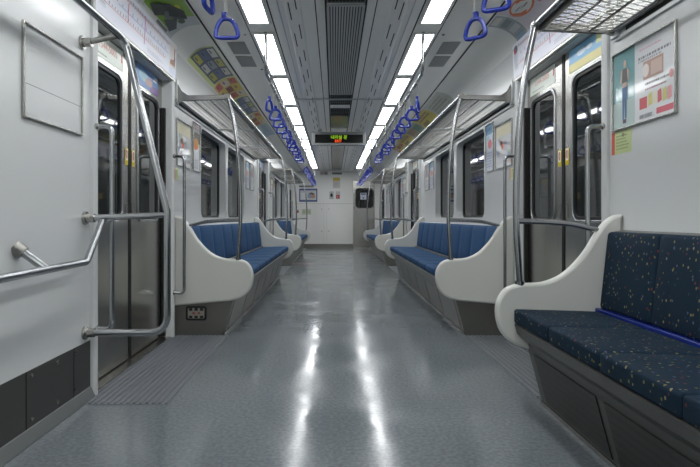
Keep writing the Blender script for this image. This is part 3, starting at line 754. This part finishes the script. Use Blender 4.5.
# ------------------------------------------------------------------ strap rails and hanging straps
SX, SZ = .61, 2.03
def strap_rail(s, a, b, lab, open_a=False):
    t = thing('strap_rail', lab, 'strap rail', (s*SX, (a+b)/2, SZ), 'rails carrying the hanging straps')
    p = [(s*SX, b, CZ-.001), (s*SX, b, SZ), (s*SX, a, SZ), (s*SX, a, CZ-.001)]
    MB().tube(fillet(p, .09, 8), .0135, 12).build('tube', M_tube, t)
    n = max(1, int((b-a)/1.6))
    for k in range(1, n+1):
        y = a+(b-a)*k/(n+1)
        MB().tube([(s*SX, y, SZ), (s*SX, y, CZ-.001)], .009, 10).build('hanger', M_tube, t)
    for y in (a, b):
        MB().disc((s*SX, y, CZ-.009), (0,0,1), .028, .009).build('ceiling_flange', M_steel, t)
for s in (-1, 1):
    strap_rail(s, L(-.8), L(2.34), 'strap rail in the %s ceiling above the viewpoint' % SIDE[s])
    strap_rail(s, L(3.62), L(7.62), 'strap rail along the %s side over the nearer blue bench' % SIDE[s])
    strap_rail(s, L(8.82), L(12.75), 'strap rail along the %s side over the farther blue bench' % SIDE[s])
def strap_proto():
    t = thing('hanging_strap', '', 'hanging strap', (0, 0, 0), 'blue hanging straps')
    tri = [(0, 0, -.158), (-.024, 0, -.165), (-.042, 0, -.190), (-.052, 0, -.222), (-.052, 0, -.242), (-.036, 0, -.250), (0, 0, -.251), (.036, 0, -.250), (.052, 0, -.242), (.052, 0, -.222), (.042, 0, -.190), (.024, 0, -.165)]
    MB().tube(catmull(tri, 4, True), .0105, 10, closed=True).build('handle', M_handle, t)
    mb = MB(); mb.rbox((0, 0, -.142), (.013, .010, .018), .006, n=1); mb.build('strap_socket', M_handle, t)
    mb = MB(); mb.box(-.008, .008, -.003, .003, -.132, -.012); mb.build('belt', M_strap, t, bevel=.001)
    MB().tube([(0, -.014, 0), (0, .014, 0)], .0185, 14).build('rail_clamp', M_strap, t)
    return t
proto = strap_proto(); used = False
def copy_strap(x, y, rz, lab):
    global used
    if not used: r = proto; used = True
    else:
        r = proto.copy(); COL.objects.link(r)
        for ch in list(proto.children):
            c2 = ch.copy(); COL.objects.link(c2); c2.parent = r
    # only the hanging part turns; the clamp stays aligned with the rail
    r.location = (x, y, SZ); r['label'] = lab; r['_w'] = (x, y, SZ)
    for ch in r.children:
        if not ch.name.startswith('rail_clamp'): ch.rotation_euler = (0, random.uniform(-.06, .06), rz)
    return r
for s in (-1, 1):
    copy_strap(s*SX, L(2.28), .12 if s < 0 else -.75, 'blue hanging strap at the top edge on the %s, the whole one before the gap' % SIDE[s])
    copy_strap(s*SX, L(1.97), 1.45 if s < 0 else -.55, 'blue hanging strap cut by the top edge of the photo on the %s' % SIDE[s])
    for i in range(12):
        rz = random.uniform(-.35, .35)
        if i in (0, 5, 9): rz = 1.2
        copy_strap(s*SX, L(3.86+.325*i), rz, 'blue hanging strap over the nearer %s bench, %s from the viewpoint' % (SIDE[s], ordn[i]))
    for i in range(12):
        copy_strap(s*SX, L(9.05+.32*i), random.uniform(-.35, .35), 'blue hanging strap over the farther %s bench, %s from the viewpoint' % (SIDE[s], ordn[i]))

# ------------------------------------------------------------------ door mats
for s in (-1, 1):
    for di, d in enumerate(DOORS):
        t = MB(); x0, x1 = .88 if s < 0 else .93, WX-.008
        ya, yb = d-L(.70), d+L(.62)
        if s > 0 and di == 0: ya = d-L(.62)
        if di == 2: yb = d+L(.6)
        t.box(*sorted((s*x0, s*x1)), ya, yb, .0002, .002)
        k = 0; x = x0+.006
        while x < x1-.01:
            t.box(*sorted((s*x, s*(x+.013))), ya+.01, yb-.01, .002, .007); x += .031
        tag(t.build('ribbed_mat', M_groove, smooth=False), 'grey ribbed floor mat in front of the %s door %s' % (SIDE[s], ('nearest the camera', 'between the blue benches', 'next to the end wall')[di]), 'floor mat')
# red floor tapes
for x0, x1, zz, lab in ((-.90, -.50, 9.14, 'red tape line on the floor by the farther left bench'), (.50, .86, 12.55, 'red tape line on the floor near the end door')):
    tag(MB().box(x0, x1, L(zz)-.035, L(zz)+.035, .0003, .0015).build('floor_tape', mat('red_tape', (170, 70, 86), .4, noise=(20, .1)), smooth=False), lab, 'tape')

# ------------------------------------------------------------------ posters and small fittings
def framed(s, a, b, z0, z1, lab, draw, fw=.008, col=None, name='poster_frame', cat='poster'):
    t = thing(name, lab, cat, (s*WX, (a+b)/2, z0))
    vf = plate([[(a, z0), (b, z0), (b, z1), (a, z1)], [(a+fw, z0+fw), (b-fw, z0+fw), (b-fw, z1-fw), (a+fw, z1-fw)]], .014, .003)
    MB().mesh2(vf, lambda x, y, z: (s*(WX-.0072+z), x, y)).build('frame', col or M_steel, t)
    A = Art(wall_surf(s, a+fw*.5, b-fw*.5, z0+fw*.5, z1-fw*.5, WX-.003)); draw(A); A.build('sheet', t)
    return t
M_gloss = mat('poster_base_gloss', (224, 226, 228), .1, noise=(2, .02))
def d_fashion(A):
    A.rect(0, 0, 1, 1, M_gloss, 1).rect(0, 0, .38, 1, mat('teal_print', (128, 168, 170), .1, noise=(2, .15)), 2).rect(.0, .0, .38, .35, mat('pale_teal_print', (188, 206, 202), .1, noise=(2, .06)), 3)
    A.ell(.21, .82, .022, .045, (190, 150, 130), 4).poly([(.17, .76), (.25, .76), (.26, .58), (.165, .58)], (40, 40, 44), 5).poly([(.15, .74), (.17, .76), (.15, .58), (.13, .6)], (196, 160, 140), 5).poly([(.25, .76), (.28, .72), (.285, .58), (.265, .6)], (196, 160, 140), 5)
    A.rect(.17, .5, .25, .58, (192, 156, 138), 5).poly([(.165, .52), (.255, .52), (.245, .12), (.22, .12), (.21, .4), (.20, .1), (.175, .1)], (70, 110, 150), 6).rect(.18, .06, .24, .11, (90, 60, 90), 6)
    A.lines(.46, .86, .86, .90, 1, (206, 150, 170), 2).lines(.44, .765, .93, .80, 1, (120, 120, 128), 2, .9, .02).lines(.44, .73, .80, .755, 1, (150, 150, 156), 2, .9, .02)
    A.rect(.52, .50, .82, .72, (176, 142, 128), 2).ell(.56, .61, .05, .08, (224, 214, 208), 3).rect(.64, .53, .8, .69, (198, 172, 160), 3).lines(.55, .43, .9, .46, 1, (120, 110, 110), 2, .9, .02).lines(.55, .36, .9, .40, 1, (160, 110, 110), 2).ell(.93, .45, .03, .05, (216, 150, 150), 3)
    A.rect(.46, .16, .58, .30, (190, 80, 84), 2)
    for i, c_ in enumerate(((206, 196, 110), (224, 214, 190), (206, 96, 100), (196, 190, 110), (220, 150, 150))): A.poly([(.6+.07*i, .17), (.66+.07*i, .19), (.65+.07*i, .33), (.6+.07*i, .31)], c_, 3)
    A.rect(.72, .05, .96, .12, (206, 96, 110), 2).lines(.46, .04, .66, .1, 1, (110, 110, 120), 2, .8, .02)
framed(1, L(1.885), L(2.318), 1.325, 1.705, 'framed clothing advertisement on the right wall above the navy bench', d_fashion)
def d_green(A): A.rect(0, 0, 1, 1, (196, 210, 150), 1).rect(0 , 0, .17, 1, (204, 84, 66), 2).lines(.25, .15, .92, .85, 5, (140, 152, 100), 2).ell(.6, .8, .08, .08, (120, 130, 90), 3)
def sticker(s, a, b, z0, z1, lab, draw=d_green, name='wall_sticker'):
    A = Art(wall_surf(s, a, b, z0, z1, WX-.0005)); draw(A); o = A.build(name, None); tag(o, lab, 'sticker'); return o
sticker(1, L(2.18), L(2.335), 1.212, 1.322, 'green and red sticker under the clothing advertisement on the right')
sticker(-1, L(3.60), L(3.69), 1.20, 1.292, 'pale green sticker on the left wall at the near end of the blue bench')
sticker(1, L(3.60), L(3.69), 1.20, 1.292, 'pale green sticker on the right wall at the near end of the blue bench')
def d_plain(A): A.rect(0, 0, 1, 1, mat('panel_face', (206, 208, 208), .25, noise=(2, .02)), 1).rect(0, .36, 1, .37, (120, 122, 124), 2).lines(.03, .03, .3, .06, 1, (170, 172, 174), 2)
framed(-1, L(1.835), L(2.27), 1.298, 1.68, 'grey empty frame panel on the left wall above the handrail', d_plain, .008, M_steel, 'wall_panel', 'wall panel')
framed(-1, L(1.75), L(2.34), 1.965, 2.18, 'dark framed panel high on the left wall at the top corner', d_plain, .010, M_kick, 'wall_panel', 'wall panel')
def d_map(A):
    A.rect(0, 0, 1, 1, M_gloss, 1).rect(.04, .72, .96, .96, (206, 200, 170), 2)
    random.seed(5)
    for i in range(22):
        A.ell(random.uniform(.1, .9), random.uniform(.1, .68), random.uniform(.03, .09), random.uniform(.02, .07), random.choice([(206, 190, 196), (150, 170, 196), (216, 170, 150), (190, 206, 180), (170, 170, 180)]), 2, 8)
    A.ell(.42, .48, .07, .07, (230, 110, 60), 4); A.lines(.1, .1, .9, .3, 4, (170, 172, 180), 3)
def d_narrow(A):
    A.rect(0, 0, 1, 1, (214, 216, 220), 1).rect(0, .84, 1, 1, (206, 206, 210), 2).lines(.1, .87, .9, .97, 2, (190, 90, 90), 3).rect(0, .60, 1, .82, (90, 90, 86), 2).ell(.5, .58, .35, .12, (206, 150, 70), 3).ell(.4, .5, .2, .06, (220, 120, 60), 4).ell(.6, .36, .3, .1, (230, 232, 240), 3).lines(.1, .05, .9, .25, 4, (150, 160, 180), 3)
def d_narrow2(A):
    A.rect(0, 0, 1, 1, (206, 212, 222), 1).rect(0, .78, 1, 1, (110, 160, 200), 2).ell(.5, .58, .25, .1, (216, 110, 110), 3).lines(.1, .08, .9, .42, 6, (140, 150, 190), 3).ell(.3, .7, .2, .06, (150, 190, 210), 3)
def d_photo(A):
    A.rect(0, 0, 1, 1, (216, 218, 220), 1).rect(.08, .5, .92, .92, (170, 160, 160), 2).ell(.4, .7, .2, .14, (120, 130, 150), 3).ell(.65, .65, .14, .12, (200, 150, 140), 3).lines(.08, .08, .92, .42, 6, (150, 152, 160), 3)
for s in (-1, 1):
    for bi, B in enumerate(BENCH):
        fx = ('nearer', 'farther')[bi]
        a = B[0]; e = B[1]
        framed(s, a+L(.03), a+L(.40), 1.31, 1.68, 'wide framed map poster on the %s wall at the near end of the %s bench' % (SIDE[s], fx), d_map)
        framed(s, a+L(.45), a+L(.66), 1.31, 1.74, 'narrow framed poster on the %s wall beside the first window over the %s bench' % (SIDE[s], fx), d_narrow if s < 0 else d_narrow2)
        framed(s, e-L(.72), e-L(.46), 1.31, 1.70, 'narrow framed poster on the %s wall just past the windows over the %s bench' % (SIDE[s], fx), d_narrow2)
        framed(s, e-L(.40), e-L(.10), 1.31, 1.70, 'framed picture poster on the %s wall at the far end of the %s bench' % (SIDE[s], fx), d_photo)

# cove adverts
def cove_ad(s, a, b, lab, draw, t0=.95, t1=.12):
    A = Art(cove_surf(s, a, b, t0, t1), nv=14); draw(A); o = A.build('cove_advert', None); tag(o, lab, 'advertisement', 'adverts in the ceiling coves'); return o
def a_bluegrid(A):
    A.rect(0, 0, 1, 1, (196, 206, 130), 1).rect(.03, .14, .97, .97, (84, 96, 126), 2)
    for i in range(3):
        for j in range(3):
            A.rect(.07+.3*i, .2+.26*j, .31+.3*i, .40+.26*j, [(186, 184, 80), (100, 116, 150), (206, 206, 200), (150, 160, 170)][(i*2+j) % 4], 3)
            A.rect(.1+.3*i, .24+.26*j, .2+.3*i, .28+.26*j, (60, 64, 90), 4)
def a_redgrid(A):
    A.rect(0, 0, 1, 1, (206, 190, 90), 1)
    for i in range(3):
        for j in range(3):
            A.rect(.04+.32*i, .06+.31*j, .30+.32*i, .32+.31*j, [(196, 80, 76), (210, 180, 60), (206, 200, 190), (150, 70, 64)][(i+j*2) % 4], 2)
            A.rect(.08+.32*i, .12+.31*j, .2+.32*i, .18+.31*j, (110, 70, 60), 3)
def a_sky(A): A.rect(0, 0, 1, 1, (150, 180, 192), 1).rect(.1, .2, .5, .5, (180, 200, 206), 2).lines(.1, .6, .9, .8, 2, (110, 140, 160), 2)
def a_green(A):
    A.rect(0, 0, 1, 1, (214, 216, 212), 1).rect(.0, .22, 1, 1, (124, 166, 50), 2).rect(.72, .1, 1, 1, (186, 192, 194), 3)
    A.poly([(.1, .3), (.3, .62), (.55, .82), (.78, .78), (.7, .5), (.5, .4), (.35, .2)], (44, 50, 46), 4).poly([(.35, .35), (.5, .6), (.66, .62), (.6, .36)], (112, 118, 116), 5).poly([(.55, .3), (.72, .55), (.92, .4), (.85, .2)], (70, 76, 84), 5).ell(.42, .75, .06, .06, (200, 206, 60), 5).ell(.8, .62, .07, .08, (70, 90, 60), 5).rect(.45, .12, .8, .2, (120, 120, 120), 5)
def a_white(A): A.rect(0, 0, 1, 1, (206, 210, 212), 1).lines(.1, .2, .95, .8, 4, (120, 122, 124), 2)
def a_pink(A):
    A.rect(0, 0, 1, 1, (214, 208, 214), 1).rect(.25, .38, .98, .62, (206, 130, 160), 2).lines(.3, .42, .95, .60, 1, (230, 180, 200), 3, .7, .02).lines(.25, .66, .98, .94, 2, (120, 60, 96), 3, .7, .05).lines(.35, .1, .95, .3, 2, (110, 110, 120), 3, .5, .3)
    A.ell(.14, .62, .12, .22, (214, 110, 60), 3).ell(.14, .62, .10, .18, (226, 226, 220), 4).lines(.08, .56, .20, .68, 2, (110, 100, 90), 5, .6, .02)
def a_strip(A):
    A.rect(0, 0, 1, 1, (158, 166, 168), 1)
    for j in range(4): A.rect(.15, .06+.24*j, .85, .22+.24*j, [(120, 150, 176), (190, 196, 196), (130, 140, 140), (200, 200, 190)][j], 2)
def a_yellow(A): A.rect(0, 0, 1, 1, (206, 190, 84), 1).lines(.1, .5, .9, .85, 2, (120, 90, 50), 2, .6, .05).rect(.1, .15, .5, .4, (150, 130, 70), 2)
def a_pale(A): A.rect(0, 0, 1, 1, (190, 194, 184), 1).lines(.1, .15, .9, .85, 4, (140, 146, 130), 2)
def a_greypic(A): A.rect(0, 0, 1, 1, (140, 152, 140), 1).rect(.1, .2, .5, .8, (160, 130, 90), 2).rect(.55, .3, .9, .7, (90, 130, 110), 2)
def a_purple(A): A.rect(0, 0, 1, 1, (112, 96, 180), 1).ell(.5, .5, .22, .4, (206, 196, 100), 2).ell(.5, .5, .10, .2, (120, 100, 150), 3).ell(.5, .5, .05, .1, (230, 220, 170), 4)
cove_ad(-1, L(2.2), L(2.90), 'white advert with small print in the left cove above the door', a_white, .98, .06)
cove_ad(-1, L(2.92), L(3.46), 'green and black advert in the left cove at the far edge of the door', a_green, .98, .06)
for i, (a, b, f, c_) in enumerate(((3.88, 4.72, a_bluegrid, 'blue and yellow grid'), (4.73, 5.45, a_redgrid, 'red and yellow grid'), (5.46, 6.3, a_bluegrid, 'blue and yellow grid, second of its kind'), (6.31, 7.05, a_redgrid, 'red and yellow grid, second of its kind'), (7.06, 8.0, a_sky, 'pale blue'))):
    cove_ad(-1, L(a), L(b), '%s advert in the left cove' % c_, f)
cove_ad(1, L(2.05), L(3.30), 'white advert with pink lettering and a round badge in the right cove', a_pink, .98, .06)
cove_ad(1, L(3.31), L(3.50), 'narrow grey picture strip at the end of the pink lettered advert', a_strip, .98, .06)
cove_ad(1, L(.9), L(1.5), 'white advert in the right cove above the near luggage rack', a_pale)
cove_ad(1, L(1.95), L(2.04), 'plain white advert edge in the right cove beside the pink advert', a_white)
cove_ad(1, L(1.62), L(1.93), 'purple advert with a yellow oval seen through the near luggage rack', a_purple, .93, .06)
for a, b, f, c_ in ((5.3, 6.15, a_pale, 'pale'), (6.16, 7.0, a_yellow, 'yellow'), (7.01, 7.9, a_greypic, 'grey green picture'), (7.91, 8.8, a_yellow, 'yellow, farther'), (8.81, 9.7, a_redgrid, 'red and yellow grid')):
    cove_ad(1, L(a), L(b), '%s advert in the right cove' % c_, f)
# joints in the cove
# end wall items
def end_item(name, x0, x1, z0, z1, lab, cat, draw, depth=.012, body=None):
    t = thing(name, lab, cat, ((x0+x1)/2, E, z0))
    vf = plate([rrect(x0, z0, x1, z1, min(x1-x0, z1-z0)*.06, 3)], depth, .002)
    MB().mesh2(vf, lambda x, y, z: (x, E-depth/2+z-.0005, y)).build('body', body or M_alu, t)
    A = Art(esurf(x0+.01, x1-.01, z0+.01, z1-.01, E-depth-.0006)); draw(A); A.build('face', t)
P = 14.15/467
def ex(px): return (px-334)*P-.08
def ez(py): return .9+(218-py)*P
def e_poster(A):
    A.rect(0, 0, 1, 1, (56, 76, 140), 1).rect(.05, .12, .95, .88, (200, 204, 210), 2).ell(.68, .5, .18, .22, (110, 90, 84), 3).ell(.6, .42, .14, .16, (150, 160, 180), 4).ell(.78, .4, .12, .14, (190, 140, 120), 4).rect(.1, .2, .35, .7, (222, 224, 228), 3)
end_item('end_wall_poster', ex(299), ex(317.5), ez(202), ez(188.5), 'blue bordered picture poster on the end wall, left side', 'poster', e_poster)
end_item('caption_plate', ex(299), ex(314), ez(187.5), ez(185.3), 'thin dark strip above the blue bordered poster on the end wall', 'plate', lambda A: A.rect(0, 0, 1, 1, (110, 112, 116), 1))
end_item('notice_label', ex(333), ex(340), ez(188), ez(177.5), 'white notice with yellow top on the end wall', 'notice', lambda A: A.rect(0, 0, 1, 1, (214, 214, 208), 1).rect(0, .7, 1, 1, (212, 190, 60), 2).lines(.1, .1, .9, .6, 5, (170, 170, 166), 2))
end_item('intercom', ex(329.5), ex(333.5), ez(199), ez(191.5), 'small intercom with a black round speaker on the end wall', 'intercom', lambda A: A.rect(0, 0, 1, 1, (190, 192, 190), 1).ell(.5, .5, .38, .26, (24, 24, 26), 2), .03)
end_item('fire_alarm_box', ex(335.8), ex(340), ez(199), ez(191.5), 'small white and red emergency box on the end wall', 'emergency box', lambda A: A.rect(0, 0, 1, 1, (206, 204, 200), 1).rect(.05, .02, .95, .55, (190, 40, 44), 2).rect(.4, .1, .55, .45, (236, 230, 226), 3), .03)
def e_noSmoke(A):
    A.rect(0, 0, 1, 1, (210, 208, 204), 1).ell(.25, .5, .2, .38, (150, 60, 60), 2).ell(.25, .5, .13, .25, (210, 208, 204), 3).ell(.75, .5, .2, .38, (110, 50, 54), 2).ell(.75, .5, .1, .2, (190, 180, 176), 3)
end_item('prohibition_sign', ex(320), ex(328), ez(175), ez(171.5), 'pair of round red prohibition signs high on the end wall', 'sign', e_noSmoke)
end_item('wall_vent', ex(332), ex(342), ez(174.6), ez(172.4), 'thin dark vent high on the end wall', 'vent', lambda A: A.rect(0, 0, 1, 1, (120, 122, 120), 1))
end_item('red_switch', ex(296.6), ex(299), ez(213), ez(210), 'small red square on the end wall beside the pale stickers', 'switch', lambda A: A.rect(0, 0, 1, 1, (190, 76, 50), 1))
end_item('green_notice', ex(302), ex(306), ez(214.5), ez(209), 'pale green sticker on the end wall, left one of two', 'sticker', lambda A: A.rect(0, 0, 1, 1, (206, 210, 180), 1).rect(.15, .3, .85, .7, (170, 180, 150), 2), .004)
end_item('green_notice', ex(307), ex(311), ez(214.5), ez(209), 'pale green sticker on the end wall, right one of two', 'sticker', lambda A: A.rect(0, 0, 1, 1, (206, 210, 180), 1).rect(.15, .3, .85, .7, (170, 180, 150), 2), .004)

# ------------------------------------------------------------------ world, camera, view
w = bpy.data.worlds.new('world'); bpy.context.scene.world = w; w.use_nodes = True
w.node_tree.nodes['Background'].inputs[0].default_value = (.01, .011, .012, 1)
cam = bpy.data.cameras.new('camera'); co = bpy.data.objects.new('camera', cam); COL.objects.link(co)
co.location = (-.08, 0, .90); co.rotation_euler = (math.pi/2, 0, 0)
cam.sensor_width = 36; cam.lens = 556/700*36; cam.shift_x = 16/700; cam.shift_y = -15.5/700; cam.clip_start = .02
bpy.context.scene.camera = co
sc = bpy.context.scene
sc.view_settings.view_transform = 'Standard'; sc.view_settings.look = 'None'; sc.view_settings.gamma = 1
sc.view_settings.exposure = .45
for o in bpy.data.objects:
    if '_w' in o: del o['_w']
